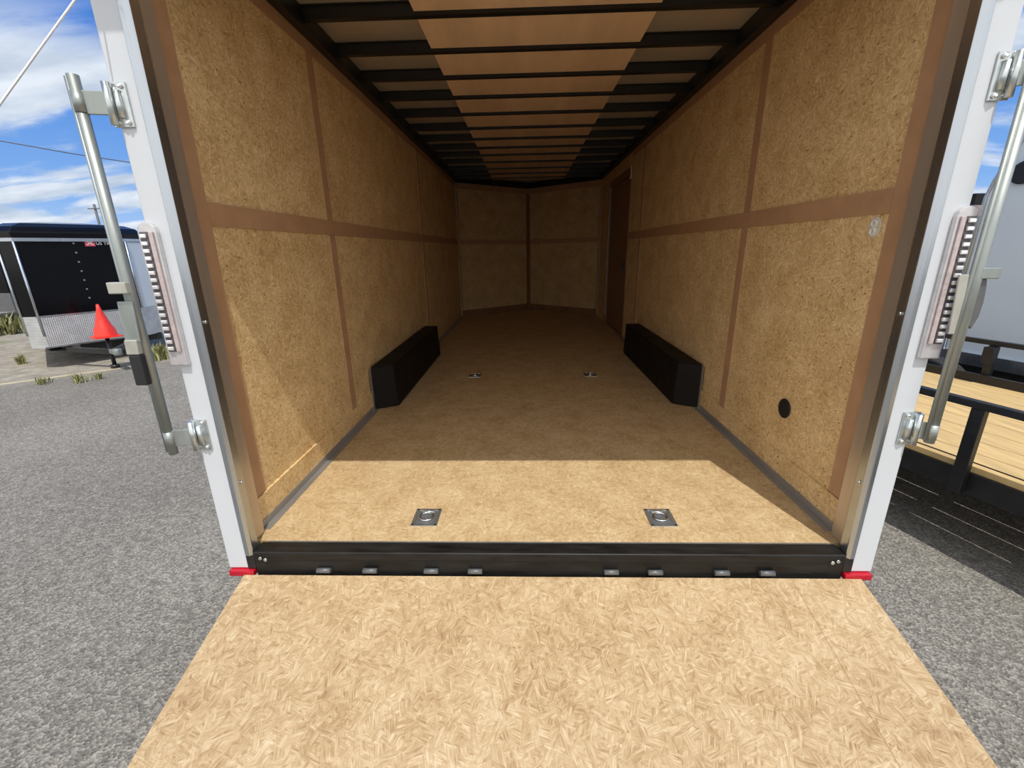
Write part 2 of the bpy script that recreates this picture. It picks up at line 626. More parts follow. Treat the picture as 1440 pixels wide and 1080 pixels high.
# plywood liner down the middle of the roof
b = MB()
b.box((-0.605, 0.02, RZ + 0.018), (0.612, 6.55, RZ + 0.030))
b.build('ceiling_liner', 'ply', kind='structure')
# black roof rails along the wall tops and round the nose
b = MB()
b.box((-W, 0.02, H), (-W + 0.055, L, RZ + 0.057))
b.build('trim_roof_rail_left', 'ribblack', kind='structure')
b = MB()
b.box((W - 0.055, 0.02, H), (W, L, RZ + 0.057))
b.build('trim_roof_rail_right', 'ribblack', kind='structure')
for sx, nm in ((-1, 'left'), (1, 'right')):
    b = MB()
    b.prism([(sx * W, L - 0.03, H - 0.01), (0, APEX - 0.03, H - 0.01), (0, APEX - 0.075, H - 0.01), (sx * W, L - 0.075, H - 0.01)], (0, 0, RZ + 0.057 - H + 0.01))
    b.build('trim_nose_rail_' + nm, 'ribblack', kind='structure')

# ribs, one built and copied
rib_y = [1.055, 1.475, 1.89, 2.30, 2.74, 3.20, 3.63, 4.05, 4.46, 4.92, 5.42, 5.86, 6.30]
ords = ['first', 'second', 'third', 'fourth', 'fifth', 'sixth', 'seventh', 'eighth', 'ninth', 'tenth', 'eleventh', 'twelfth', 'last']
RG = 'black roof ribs across the trailer'


def rib_mesh():
    b = MB()
    x = W - 0.056
    prof = [(-0.036, 0.056), (-0.036, 0.052), (-0.022, 0.052), (-0.019, 0.0), (0.019, 0.0), (0.022, 0.052), (0.036, 0.052), (0.036, 0.056)]
    # solid hat section
    b.prism([(-x, yy, RZ + zz) for yy, zz in prof], (2 * x, 0, 0))
    return b


rib0 = rib_mesh().build('roof_rib', 'ribblack', org=(0, 0, RZ))
# the liner runs through the ribs' upper half, so the ribs are notched there
rib0.location = (0, rib_y[0], RZ)
tag(rib0, 'black steel roof rib closest to the rear opening', 'roof rib', RG)
for i, y in enumerate(rib_y[1:], 1):
    lab = ('black steel roof rib, %s one counted from the rear opening' % ords[i]) if i < 12 else 'black steel roof rib deepest inside, against the pointed nose'
    dup(rib0, (0, y, RZ), lab, RG)

# ------------------------------------------------------------------ trim strips on the walls
TN = [0]


def trim(b, mat='tape', bevel=0.0):
    TN[0] += 1
    return b.build('trim_%d' % TN[0], mat, kind='structure', bevel=bevel)


T_ = 0.006
for s in (-1, 1):
    xs = (s * W, s * (W - T_))
    lo, hi = min(xs), max(xs)
    yend = L if s < 0 else DY0 - 0.05
    b = MB()
    b.box((lo, 0.03, 0.146), (hi, 0.112, H))                  # upright by the opening
    trim(b)
    b = MB()
    b.box((lo, 0.113, 1.243), (hi, yend, 1.325))              # belt strip
    trim(b)
    b = MB()
    b.box((lo, 0.113, H - 0.062), (hi, yend, H))              # strip under the roof rail
    trim(b)
    for yy, wd in ((1.165, 0.075), (3.605, 0.06)):
        b = MB()
        b.box((lo, yy - wd / 2, 0.147), (hi, yy + wd / 2, 1.242))
        b.box((lo, yy - wd / 2, 1.326), (hi, yy + wd / 2, H - 0.063))
        trim(b)
    # kick board with a ledge, and the metal angle at the floor
    k = (s * W, s * (W - 0.011))
    b = MB()
    b.box((min(k), 0.012, 0.0), (max(k), yend if s > 0 else L - 0.02, 0.142))
    b.build('baseboard_' + ('left' if s < 0 else 'right'), 'osb_wall', kind='structure')
    b = MB()
    yw0, yw1 = 1.50, 3.36
    for y0, y1 in ((0.03, yw0), (yw1, yend)):
        q = (s * (W - 0.0115), s * (W - 0.0150))
        b.box((min(q), y0, 0.001), (max(q), y1, 0.036))
        q = (s * (W - 0.0115), s * (W - 0.045))
        b.box((min(q), y0, 0.0005), (max(q), y1, 0.004))
    trim(b, 'basemetal')
# nose wall strips
for s in (-1, 1):
    A, B = Vector((s * W, L, 0)), Vector((0, APEX, 0))
    t = (B - A).normalized()
    n = Vector((-s * (APEX - L), -W, 0)).normalized()
    ln = (B - A).length

    def fb(a0, a1, z0, z1, th=0.006):
        p, q = A + t * a0, A + t * a1
        return [(p.x, p.y, z0), (q.x, q.y, z0), (q.x, q.y, z1), (p.x, p.y, z1)], n * th
    b = MB()
    b.prism(*fb(0.06, ln - 0.05, 1.243, 1.325))
    trim(b)
    b = MB()
    b.prism(*fb(0.02, ln - 0.01, H - 0.10, H - 0.015, 0.008))
    trim(b)
    b = MB()
    b.prism(*fb(0.03, ln - 0.01, 0.0, 0.11, 0.01))
    trim(b, 'darkwood')
    b = MB()
    b.prism(*fb(ln - 0.045, ln, 0.11, H - 0.10, 0.009))
    trim(b, 'darkwood')
    b = MB()
    b.prism(*fb(0.02, 0.042, 0.12, 2.10, 0.008))             # thin pale corner bead
    trim(b, 'basemetal')

# side door in the right wall
door = thing('door_1', 'dark wooden side door in the right wall near the nose', 'door', (W, DY0, 0))
door['kind'] = 'structure'
b = MB()
b.box((W + 0.012, DY0 + 0.05, 0.02), (W + 0.045, DY1 - 0.05, DZ1 - 0.05))
b.build('door_panel', 'darkwood', door)
b = MB()
b.box((W + 0.0005, DY0 + 0.049, -0.06), (W + 0.05, DY1 - 0.049, 0.0195))
b.build('threshold', 'darkwood', door)
b = MB()
b.box((W - 0.012, DY0 - 0.045, 0.0), (W + 0.05, DY0 + 0.048, DZ1 + 0.04))
b.box((W - 0.012, DY1 - 0.048, 0.0), (W + 0.05, DY1 + 0.045, DZ1 + 0.04))
b.box((W - 0.012, DY0 + 0.048, DZ1 - 0.048), (W + 0.05, DY1 - 0.048, DZ1 + 0.04))
b.build('frame', 'darkwood', door, bevel=0.003)
b = MB()
b.box((W - 0.020, DY1 - 0.050, 0.12), (W - 0.0125, DY1 - 0.030, DZ1))
b.build('weather_strip', 'basemetal', door)
b = MB()
b.box((W - 0.03, DY0 + 0.06, 0.86), (W + 0.0115, DY0 + 0.10, 0.98))
b.build('latch', 'black', door, bevel=0.004)
b = MB()
b.box((W - 0.022, DY0 - 0.075, 1.93), (W - 0.0125, DY0 - 0.055, 2.06))
b.box((W - 0.022, DY0 - 0.055, 1.93), (W - 0.0125, DY0 + 0.0, 1.955))
b.build('corner_bracket', 'signwhite', door)

# ------------------------------------------------------------------ rear frame: posts, header, hood, sill
PY0, PY1 = -0.120, 0.028


def post(s):
    side = 'left' if s < 0 else 'right'
    p = thing('corner_post', 'white painted post framing the %s side of the rear opening' % side, 'post', (s * 1.24, -0.05, -0.085))
    b = MB()
    q = (s * 1.196, s * 1.281)
    b.box((min(q), PY0 + 0.012, -0.085), (max(q), 0.0, 2.36))
    b.build('painted_face', 'white', p, bevel=0.004)
    b = MB()                                                    # folded aluminium edge
    q = [(1.199, PY0 + 0.004), (1.178, PY0), (1.166, PY0 + 0.010), (1.166, PY0 + 0.050), (1.195, PY0 + 0.050), (1.1955, PY0 + 0.02), (1.199, PY0 + 0.012)]
    b.prism([(s * x, y, -0.02) for x, y in q], (0, 0, 2.36))
    b.build('metal_edge', 'alum', p, bevel=0.003)
    b = MB()
    q = (s * 1.190, s * 1.2195)
    b.box((min(q), PY0 + 0.052, 0.0), (max(q), 0.016, 2.30))
    b.build('reveal_plate', 'reveal', p, bevel=0.002)
    for zz in (0.92, 0.30):
        b = MB()
        b.tube([(s * 1.166, PY0 + 0.028, zz), (s * 1.160, PY0 + 0.028, zz)], 0.006, 10)
        b.build('screw', 'zinc', p)
    b = MB()                                                    # bottom weld tab
    q = (s * 1.165, s * 1.2)
    b.box((min(q), PY0 + 0.006, -0.0845), (max(q), PY0 + 0.04, -0.021))
    b.build('corner_tab', 'black', p, bevel=0.003)
    return p


post(-1)
post(1)
for s in (-1, 1):
    side = 'left' if s < 0 else 'right'
    b = MB()
    q = (s * 1.172, s * 1.274)
    b.box((min(q), PY0 - 0.006, -0.111), (max(q), PY0 + 0.02, -0.087))
    o = b.build('red_reflector', 'red', org=(s * 1.23, PY0, -0.1), bevel=0.002)
    tag(o, 'red reflective strip at the foot of the white %s post' % side, 'reflector', 'red reflectors on the rear posts')

b = MB()
b.box((-1.287, PY0, 2.06), (1.287, 0.02, 2.40))
b.build('trim_header', 'white', kind='structure', bevel=0.006)
hood = thing('rear_hood', 'white hood overhanging the top of the rear opening', 'hood', (0, -0.2, 2.41))
b = MB()
b.prism([(-1.30, PY0 - 0.001, 2.40), (-1.30, -0.40, 2.412), (-1.30, -0.40, 2.44), (-1.30, PY0 - 0.001, 2.47)], (2.6, 0, 0))
b.build('hood_panel', 'white', hood)  # unseen hood, sized to cast the shade line on floor and posts
b = MB()
b.prism([(-1.10, -0.395, 2.412), (-1.10, -0.395, 2.19), (-1.075, -0.395, 2.19), (-0.925, -0.395, 2.412)], (0, 0.012, 0))
b.build('shadow_bracket', 'galv', hood)  # unseen plate added under the hood to cast the left wall's shadow edge

sill = thing('rear_sill', 'black steel sill bar between trailer floor and ramp', 'sill', (0, -0.1, -0.1))
b = MB()
b.box((-1.164, -0.118, -0.040), (1.164, -0.048, -0.002))
b.build('upper_bar', 'blacksteel', sill, bevel=0.006, seg=3)
b = MB()
b.box((-1.168, -0.112, -0.135), (1.168, -0.05, -0.0415))
b.build('face_plate', 'blacksteel', sill, bevel=0.004)
b = MB()
b.box((-1.14, -0.0475, -0.03), (1.14, -0.0455, -0.0005))
b.build('floor_edge_strip', 'basemetal', sill)
kn = None
for k, px in enumerate((455, 520, 606, 668, 860, 922, 1016, 1080)):
    x = at(px, 796, 1, -0.12).x
    if kn is None:
        b = MB()
        b.tube([(x - 0.028, -0.1225, -0.083), (x + 0.028, -0.1225, -0.083)], 0.0105, 12)
        kn = b.build('hinge_knuckle', 'galvdark', sill)
        x0 = x
    else:
        c_ = kn.copy()
        C.objects.link(c_)
        c_.parent = sill
        c_.location = (x - x0, 0, 0)
for s in (-1, 1):
    for dx in (0.0, 0.02):
        b = MB()
        b.tube([(s * (1.135 - dx), -0.1185, -0.028 - dx * 0.3), (s * (1.135 - dx), -0.1235, -0.028 - dx * 0.3)], 0.007, 8)
        b.build('bolt', 'zinc', sill)

# ramp, folded down to the ground
RA = math.radians(14.6)
rt = Vector((0, -math.cos(RA), -math.sin(RA)))
rn = Vector((0, -math.sin(RA), math.cos(RA)))
R0 = Vector((0, -0.128, -0.101))
ramp_ = thing('ramp_door', 'strand board ramp door folded down from the rear sill', 'ramp', R0)
RLEN = 2.02


def slab(b, x0, x1, a0, a1, t0, t1):
    P = [R0 + rt * a0 + rn * t0, R0 + rt * a1 + rn * t0, R0 + rt * a1 + rn * t1, R0 + rt * a0 + rn * t1]
    b.prism([(x0, p.y, p.z) for p in P], (x1 - x0, 0, 0))


b = MB()
slab(b, -1.212, 1.232, 0.0, RLEN, -0.018, 0.0)
b.build('deck_panel', 'osb_ramp', ramp_, bevel=0.002)
b = MB()
slab(b, -1.205, 1.225, 0.02, RLEN - 0.01, -0.05, -0.019)
b.build('underside_frame', 'white', ramp_)
b = MB()
slab(b, -1.212, 1.232, RLEN + 0.001, RLEN + 0.05, -0.05, 0.0)
b.build('toe_plate', 'blacksteel', ramp_)

# ramp cable, from the left post's face to the ramp's edge
ca = Vector((-1.25, -0.192, 1.793))
cb = Vector((-1.25, -0.463, 1.478))
cdv = (cb - ca)
top = ca - cdv * 0.24
bot = ca + cdv * 7.1
b = MB()
b.tube([top, ca, cb, bot], 0.0028, 8)
o = b.build('ramp_cable', 'cablesteel', org=ca)
tag(o, 'thin light steel cable slanting down beside the left rear post', 'cable')

# ------------------------------------------------------------------ tail lights and lock bars


def tail_light(s):
    side = 'left' if s < 0 else 'right'
    xc = s * 1.268
    t = thing('tail_light', 'clear strip tail light on the white %s rear post' % side, 'tail light', (xc, PY0, 0.81), 'tail lights on the rear posts')
    z0, z1 = 0.775, 1.245
    y = PY0 + 0.0115
    w = 0.031
    b = MB()
    poly = []
    for k in range(7):
        a = math.pi * k / 6
        poly.append((xc + w * math.cos(a), y, z1 - w + w * math.sin(a)))
    poly += [(xc - w, y, z0), (xc + w, y, z0)]
    b.prism(poly, (0, -0.016, 0))
    b.build('bezel', 'bezel', t, bevel=0.003)
    b = MB()
    q = (xc - s * 0.022, xc - s * 0.007)
    b.box((min(q), y - 0.022, z0 + 0.05), (max(q), y - 0.0165, z1 - 0.03))
    b.build('lens', 'lens', t, bevel=0.002)
    b = MB()
    q = (xc - s * 0.005, xc + s * 0.022)
    b.box((min(q), y - 0.020, z0 + 0.05), (max(q), y - 0.0165, z1 - 0.03))
    b.build('led_backing', 'ledgap', t)
    n = 17
    led = None
    for k in range(n):
        zz = z0 + 0.062 + (z1 - z0 - 0.105) * k / (n - 1)
        if led is None:
            b = MB()
            q = (xc - s * 0.003, xc + s * 0.018)
            b.box((min(q), y - 0.029, zz - 0.0065), (max(q), y - 0.0205, zz + 0.0065))
            led = b.build('led_cell', 'led', t, bevel=0.003)
            zl = zz
        else:
            c = led.copy()
            C.objects.link(c)
            c.parent = t
            c.location = (0, 0, zz - zl)


tail_light(-1)
tail_light(1)


def lock_bar(s):
    side = 'left' if s < 0 else 'right'
    by = -0.145
    if s < 0:
        pt, pb = at(101, 105, 1, by), at(245, 638, 1, by)
    else:
        pt, pb = at(1446, 130, 1, by), at(1307, 622, 1, by)
    bx = (pt.x + pb.x) / 2
    zt, zb = (pt.z, pb.z) if s < 0 else (pt.z + 0.06, pb.z)
    hz = (1.572, 0.508) if s < 0 else (1.580, 0.523)
    t = thing('lock_bar', 'galvanized upright lock bar swung open beside the %s rear post' % side, 'lock bar', (bx, by, zb), 'lock bars beside the rear posts')
    b = MB()
    b.tube([(bx, by, zb), (bx, by, zt)], 0.0150, 18)
    b.build('rod', 'galv', t)
    b = MB()                                                    # rolled seam that shows as a second line on the rod
    b.tube([(bx - 0.017, by - 0.002, zb + 0.01), (bx - 0.017, by - 0.002, zt - 0.004)], 0.0065, 10)
    b.build('rod_seam', 'galv', t)
    hx0, hx1 = (-1.293, -1.232) if s < 0 else (1.243, 1.300)
    y = PY0 + 0.011
    for zz in hz:
        pl = MB()
        pl.box((hx0, y - 0.006, zz - 0.060), (hx1, y, zz + 0.060))
        br = pl.build('bracket', 'zinc', t, bevel=0.002)
        b = MB()
        ox = hx0 if s < 0 else hx1                           # outer side
        b.tube([(ox - s * 0.012, y - 0.016, zz - 0.056), (ox - s * 0.012, y - 0.016, zz + 0.056)], 0.0105, 14)
        b.build('pin_barrel', 'zinc', br)
        b = MB()
        b.tube([(ox - s * 0.035, y - 0.010, zz - 0.036), (ox - s * 0.035, y - 0.010, zz + 0.036)], 0.009, 12)
        b.build('ridge', 'zinc', br)
        for bxx in (hx0 + 0.014, hx1 - 0.014):
            for dz in (-0.048, 0.048):
                b = MB()
                b.tube([(bxx, y - 0.006, zz + dz), (bxx, y - 0.011, zz + dz), (bxx, y - 0.014, zz + dz)], 0.0075, 10, True, [0.0078, 0.0075, 0.004])
                b.build('bolt', 'chrome', br)
        b = MB()
        A_ = Vector((ox - s * 0.010, y - 0.020, zz))
        B_ = Vector((bx, by, zz))
        d = (B_ - A_).normalized()
        b.obox((A_ + B_) / 2, ((B_ - A_).length, 0.008, 0.062), d, Vector((0, 0, 1)).cross(d), (0, 0, 1))
        b.build('arm', 'galv', t, bevel=0.002)
        b = MB()
        b.tube([(bx, by, zz - 0.027), (bx, by, zz + 0.027)], 0.0165, 18)
        b.build('weld_sleeve', 'galv', t)
    # lever handle
    if s < 0:
        P = [at(166, 405, 1, -0.18), at(176, 424, 1, -0.17), at(188, 482, 1, -0.17), at(201, 541, 1, -0.17)]
        b = MB()
        b.obox(P[0] + Vector((0.004, 0, 0)), (0.062, 0.022, 0.036))
        b.build('handle_clamp', 'brass', t, bevel=0.003)
        d = (P[2] - P[1]).normalized()
        b = MB()
        b.obox((P[1] + P[2]) / 2, (0.052, 0.007, (P[2] - P[1]).length), (1, 0, 0), (0, 1, 0), d)
        h = b.build('handle', 'galv', t, bevel=0.002)
        b = MB()
        c0 = at(188, 488, 1, -0.17)
        b.obox(c0, (0.043, 0.02, 0.05), (1, 0, 0), (0, 1, 0), d)
        b.build('grip_collar', 'brass', h, bevel=0.003)
        b = MB()
        c0, c1 = at(192, 499, 1, -0.17), at(203, 541, 1, -0.17)
        b.obox((c0 + c1) / 2, (0.040, 0.024, (c1 - c0).length), (1, 0, 0), (0, 1, 0), (c1 - c0))
        b.build('grip', 'rubber', h, bevel=0.004)
    else:
        b = MB()
        c0 = at(1390, 384, 1, -0.15)
        b.obox(c0, (0.055, 0.022, 0.034))
        b.build('handle_clamp', 'galv', t, bevel=0.003)
        b = MB()
        pts = [(1389, 392), (1388, 405), (1384, 425), (1377, 445), (1366, 463)]
        ins = [(1378, 392), (1376, 405), (1371, 425), (1364, 440), (1356, 452)]
        Pq = [at(*q, 1, -0.15) for q in pts]
        Iq = [at(*q, 1, -0.15) for q in ins]
        b.prism(Pq + Iq[::-1], (0, 0.02, 0))
        b.build('handle', 'galvdark', t, bevel=0.003)
        b = MB()
        b.prism([at(1350, 386, 1, -0.15), at(1364, 386, 1, -0.15), at(1346, 470, 1, -0.15), at(1334, 470, 1, -0.15)], (0, 0.006, 0))
        b.build('hasp_plate', 'brass', t, bevel=0.002)
    # keeper welded near the top of the tail light
    b = MB()
    q = (-1.313, -1.288) if s < 0 else (1.288, 1.325)
    zk = 1.195 if s < 0 else 1.235
    b.box((q[0], PY0 + 0.016, zk - 0.02), (q[1], PY0 + 0.06, zk + 0.012))
    o = b.build('bar_keeper', 'lens', org=((q[0] + q[1]) / 2, PY0, zk), bevel=0.002)
    tag(o, 'small pinkish metal keeper tab on the outer edge of the %s post' % side, 'bracket', 'keeper tabs on the posts')


lock_bar(-1)
lock_bar(1)

# ------------------------------------------------------------------ wheel boxes


def wheel_box(s):
    side = 'left' if s < 0 else 'right'
    y0, y1 = 1.515, 3.335
    o_ = thing('wheel_box', 'long black box over the wheel along the %s wall' % side, 'wheel box', (s * 1.13, (y0 + y1) / 2, 0), 'black wheel boxes on the floor')
    b = MB()
    xw, xb, xt = W - 0.0155, 1.045, 1.060
    poly = [(s * xw, y0, 0.0), (s * xb, y0 + 0.088, 0.0), (s * xb, y1, 0.0), (s * xw, y1, 0.0)]
    top = [(s * xw, y0, 0.325), (s * xt, y0 + 0.080, 0.325), (s * xt, y1, 0.325), (s * xw, y1, 0.325)]
    b.hexa(poly + top)
    b.build('box_body', 'boxblack', o_, bevel=0.010, seg=3)
    b = MB()
    b.hexa([(s * xw, y0 - 0.002, 0.3255), (s * (xt - 0.002), y0 + 0.078, 0.3255), (s * (xt - 0.002), y1, 0.3255), (s * xw, y1, 0.3255),
            (s * xw, y0 - 0.002, 0.332), (s * (xt - 0.002), y0 + 0.078, 0.332), (s * (xt - 0.002), y1, 0.332), (s * xw, y1, 0.332)])
    b.build('lid_sheet', 'boxblack', o_, bevel=0.002)
    b = MB()
    b.box((min(s * (xw + 0.0), s * (xw - 0.004)), y0 - 0.030, 0.003), (max(s * (xw + 0.0), s * (xw - 0.004)), y0 - 0.003, 0.322))
    b.build('flange', 'basemetal', o_)


wheel_box(-1)
wheel_box(1)

# ------------------------------------------------------------------ recessed floor rings
ring = thing('floor_ring', 'zinc recessed tie-down ring in sunlit floor, the left one by the sill', 'tie-down ring', (-0.512, 0.120, 0.0), 'tie-down rings set in the floor')
o_ = Vector(ring.location)
b = MB()
w, d = 0.058, 0.066
b.box(o_ + Vector((-w, -d, 0.0005)), o_ + Vector((-w + 0.016, d, 0.004)))
b.box(o_ + Vector((w - 0.016, -d, 0.0005)), o_ + Vector((w, d, 0.004)))
b.box(o_ + Vector((-w + 0.016, -d, 0.0005)), o_ + Vector((w - 0.016, -d + 0.014, 0.004)))
b.box(o_ + Vector((-w + 0.016, d - 0.014, 0.0005)), o_ + Vector((w - 0.016, d, 0.004)))
b.build('frame_plate', 'zinc', ring, bevel=0.0015)
b = MB()
b.box(o_ + Vector((-w + 0.0165, -d + 0.0145, 0.0005)), o_ + Vector((w - 0.0165, d - 0.0145, 0.0015)))
b.build('cup', 'galvdark', ring)
b = MB()
b.torus(o_ + Vector((0, 0.0, 0.0065)), 0.030, 0.0045, (1, 0, 0), (0, 1, 0))
b.build('ring', 'chrome', ring)
b = MB()
b.tube([o_ + Vector((-0.030, 0.036, 0.006)), o_ + Vector((0.030, 0.036, 0.006))], 0.0055, 10)
b.build('ring_strap', 'zinc', ring)
for sx in (-1, 1):
    for sy in (-1, 1):
        b = MB()
        b.tube([o_ + Vector((sx * 0.049, sy * 0.058, 0.004)), o_ + Vector((sx * 0.049, sy * 0.058, 0.0055))], 0.005, 8)
        b.build('screw', 'black', ring)
dup(ring, (0.525, 0.122, 0), 'zinc recessed tie-down ring in sunlit floor, the right one by the sill')
dup(ring, (-0.549, 2.438, 0), 'recessed tie-down ring in the shaded floor by the left wheel box')
dup(ring, (0.545, 2.432, 0), 'recessed tie-down ring in the shaded floor by the right wheel box')

# ------------------------------------------------------------------ small things on the right wall
v = thing('round_vent', 'round black vent hole low on the right strand board wall', 'vent', (W, 0.507, 0.368))
X_ = W - 0.001
b = MB()
b.tube([(X_, 0.507, 0.368), (W - 0.006, 0.507, 0.368)], 0.046, 28)
b.build('vent_plug', 'black', v)
b = MB()
b.torus((W - 0.005, 0.507, 0.368), 0.045, 0.004, (0, 1, 0), (0, 0, 1), 28)
b.build('rim', 'rubber', v)
c = thing('plastic_clip', 'small translucent white plastic clip on right wall below the belt strip', 'clip', (W, 0.168, 1.197))
b = MB()
poly = []
for k in range(20):
    a = 2 * math.pi * k / 20
    poly.append((W - 0.001, 0.168 + 0.030 * math.cos(a), 1.197 + 0.037 * math.sin(a)))
b.prism(poly, (-0.006, 0, 0))
b.build('base', 'clip', c, bevel=0.002)
for dz in (-0.014, 0.014):
    b = MB()
    b.torus((W - 0.009, 0.168, 1.197 + dz), 0.011, 0.004, (0, 1, 0), (0, 0, 1), 16)
    b.build('loop', 'signwhite', c)

# ------------------------------------------------------------------ black enclosed trailer on the left
K = (CAM.z + 0.25) / (CAM.z + 0.12)


def far(p):
    return CAM + (Vector(p) - CAM) * K


LA, LB = far((-7.084, 4.387, -0.12)), far((-6.243, 5.684, -0.12))
lt = (LB - LA)
lt.z = 0
lt.normalize()                                   # along the front, towards the right of the picture
ln_ = Vector((lt.y, -lt.x, 0))                   # out of the front, towards us
if ln_.dot(CAM - LA) < 0:
    ln_ = -ln_
LW = 1.80
Z0, ZT, ZR, ZG = -0.25, 1.425, 1.69, 0.255


def P(a, n, z):
    q = LA + lt * a + ln_ * n
    return Vector((q.x, q.y, z))


blk = thing('cargo_trailer', 'glossy black enclosed trailer with diamond plate front guard', 'trailer', P(LW / 2, -1.8, GZ))
b = MB()
DEP = 3.6
prof = [(-0.02, -0.22), (0.13, 0.0), (LW - 0.36, 0.0), (LW - 0.03, -0.22), (LW - 0.03, -DEP), (0.52, -DEP)]
b.prism([P(a, n, Z0 + 0.01) for a, n in prof], (0, 0, ZT - Z0))
b.build('body', 'glossblack', blk)
b = MB()
for (z_, k_), (z2, k2) in zip([(ZT + 0.012, 0.012), (ZT + 0.10, 0.012), (ZT + 0.18, -0.04), (ZT + 0.235, -0.16)], [(ZT + 0.10, 0.012), (ZT + 0.18, -0.04), (ZT + 0.235, -0.16), (ZT + 0.265, -0.40)]):
    lo = [P(a + (k_ if a > LW / 2 else -k_), n + (k_ if n > -1 else 0), z_) for a, n in prof]
    hi = [P(a + (k2 if a > LW / 2 else -k2), n + (k2 if n > -1 else 0), z2) for a, n in prof]
    lv = [b.bm.verts.new(p) for p in lo]
    hv = [b.bm.verts.new(p) for p in hi]
    for i in range(6):
        f = b._face([lv[i], lv[(i + 1) % 6], hv[(i + 1) % 6], hv[i]])
    lastv = hv
b._face(lastv)
bmesh.ops.remove_doubles(b.bm, verts=b.bm.verts[:], dist=0.0005)
b.build('roof_cap', 'glossblack', blk, bevel=0.01)
b = MB()                                          # bright rail under the roof cap
for (a0, n0), (a1, n1) in zip(prof[:3], prof[1:4]):
    p, q = P(a0, n0 + 0.012, 0), P(a1, n1 + 0.012, 0)
    d = (q - p)
    b.obox((p + q) / 2 + Vector((0, 0, ZT - 0.012)), (d.length + 0.01, 0.02, 0.05), d, Vector((0, 0, 1)).cross(d), (0, 0, 1))
b.build('roof_rail', 'alum', blk)
# right corner cover panel, its sky reflection painted as pale grey
b = MB()
p, q = P(LW - 0.355, 0.004, 0), P(LW - 0.03, -0.215, 0)
b.prism([(p.x, p.y, ZG), (q.x, q.y, ZG), (q.x, q.y, ZT - 0.045), (p.x, p.y, ZT - 0.045)], ln_ * 0.012)
b.build('corner_panel', 'offwhite', blk)
for a_, n_ in ((-0.02, -0.215), (0.13, 0.006), (LW - 0.34, 0.012), (LW - 0.05, -0.19)):
    b = MB()
    b.tube([P(a_, n_ + 0.004, Z0 + 0.2 if a_ < 0.2 else ZG), P(a_, n_ + 0.004, ZT - 0.04)], 0.018, 8)
    b.build('corner_trim', 'alum', blk)
b = MB()
for (a0, n0), (a1, n1) in zip(prof[:3], prof[1:4]):
    p, q = P(a0, n0 + 0.003, Z0), P(a1, n1 + 0.003, Z0)
    b.prism([(p.x, p.y, Z0), (q.x, q.y, Z0), (q.x, q.y, ZG), (p.x, p.y, ZG)], ln_ * 0.012)
b.build('stone_guard', 'plate', blk)
b = MB()
p, q = P(0.10, 0.014, 0), P(LW - 0.36, 0.014, 0)
for zz in (ZG, Z0 + 0.015):
    b.obox((p + q) / 2 + Vector((0, 0, zz)), ((q - p).length, 0.014, 0.022), lt, ln_, (0, 0, 1))
b.build('guard_edge', 'alum', blk)
for k in range(7):
    b = MB()
    zz = 1.36 - k * 0.145
    b.obox(P(0.795, 0.004, zz), (0.022, 0.008, 0.022), lt, ln_, (0, 0, 1))
    b.build('rivet', 'galv', blk)
# dealer sign: red square with white cross strokes, then pale lettering
sg = MB()
sg.obox(P(0.995, 0.006, 1.365), (0.125, 0.008, 0.10), lt, ln_, (0, 0, 1))
sg = sg.build('badge', 'signred', blk)
b = MB()
for sgn in (-1, 1):
    b.obox(P(0.995, 0.0115, 1.365), (0.095, 0.003, 0.012), lt * 1.0 + Vector((0, 0, sgn * 0.75)), ln_, Vector((0, 0, 1)) - lt * sgn * 0.75)
b.build('badge_mark', 'signwhite', sg)
tx = bpy.data.curves.new('lettering', 'FONT')
tx.body = 'US TRAILER'
tx.size = 0.066
tx.extrude = 0.002
tx.space_character = 1.02
tx.materials.append(M['signwhite'])
tob = bpy.data.objects.new('lettering', tx)
C.objects.link(tob)
bpy.context.view_layer.update()
tme = bpy.data.meshes.new_from_object(tob.evaluated_get(bpy.context.evaluated_depsgraph_get()))
bpy.data.objects.remove(tob)
to = bpy.data.objects.new('lettering', tme)
C.objects.link(to)
to.parent = blk
to.matrix_local = Matrix.Translation(P(1.07, 0.008, 1.338) - blk.location) @ Matrix(((lt.x, 0, ln_.x, 0), (lt.y, 0, ln_.y, 0), (0, 1, 0, 0), (0, 0, 0, 1)))
# tongue, coupler, jack, safety bits
JZ = at(144, 474, 1, P(0.70, 0.78, 0).y).z
b = MB()
for a0 in (0.35, 1.25):
    p, q = P(a0, 0.0, Z0 - 0.06), P(0.70, 0.92, Z0 - 0.06)
    d = q - p
    b.obox((p + q) / 2, (d.length, 0.05, 0.08), d, Vector((0, 0, 1)).cross(d), (0, 0, 1))
b.build('tongue', 'black', blk)
b = MB()
p = P(0.70, 1.02, Z0 - 0.05)
b.obox(p, (0.09, 0.30, 0.07), lt, ln_, (0, 0, 1))
b.tube([P(0.70, 1.14, Z0 - 0.09), P(0.70, 1.14, Z0 + 0.01)], 0.055, 12)
b.build('coupler', 'galv', blk, bevel=0.01)
b = MB()
b.tube([P(0.70, 0.78, GZ + 0.06), P(0.70, 0.78, JZ - 0.012)], 0.028, 12)
b.tube([P(0.70, 0.78, JZ - 0.011), P(0.70, 0.78, JZ - 0.0005)], 0.07, 14)
b.tube([P(0.70, 0.78, GZ + 0.0), P(0.70, 0.78, GZ + 0.06)], 0.06, 12)
b.build('jack', 'black', blk)
b = MB()
b.tube([P(0.9, 0.85, Z0 - 0.09), P(1.0, 0.95, Z0 - 0.25), P(1.0, 1.1, GZ + 0.03), P(0.8, 1.25, GZ + 0.02)], 0.010, 6)
b.build('safety_chain', 'galv', blk)
b = MB()
b.obox(P(LW / 2 + 0.2, -1.8, Z0 - 0.05), (LW - 0.65, 3.4, 0.12), lt, ln_, (0, 0, 1))
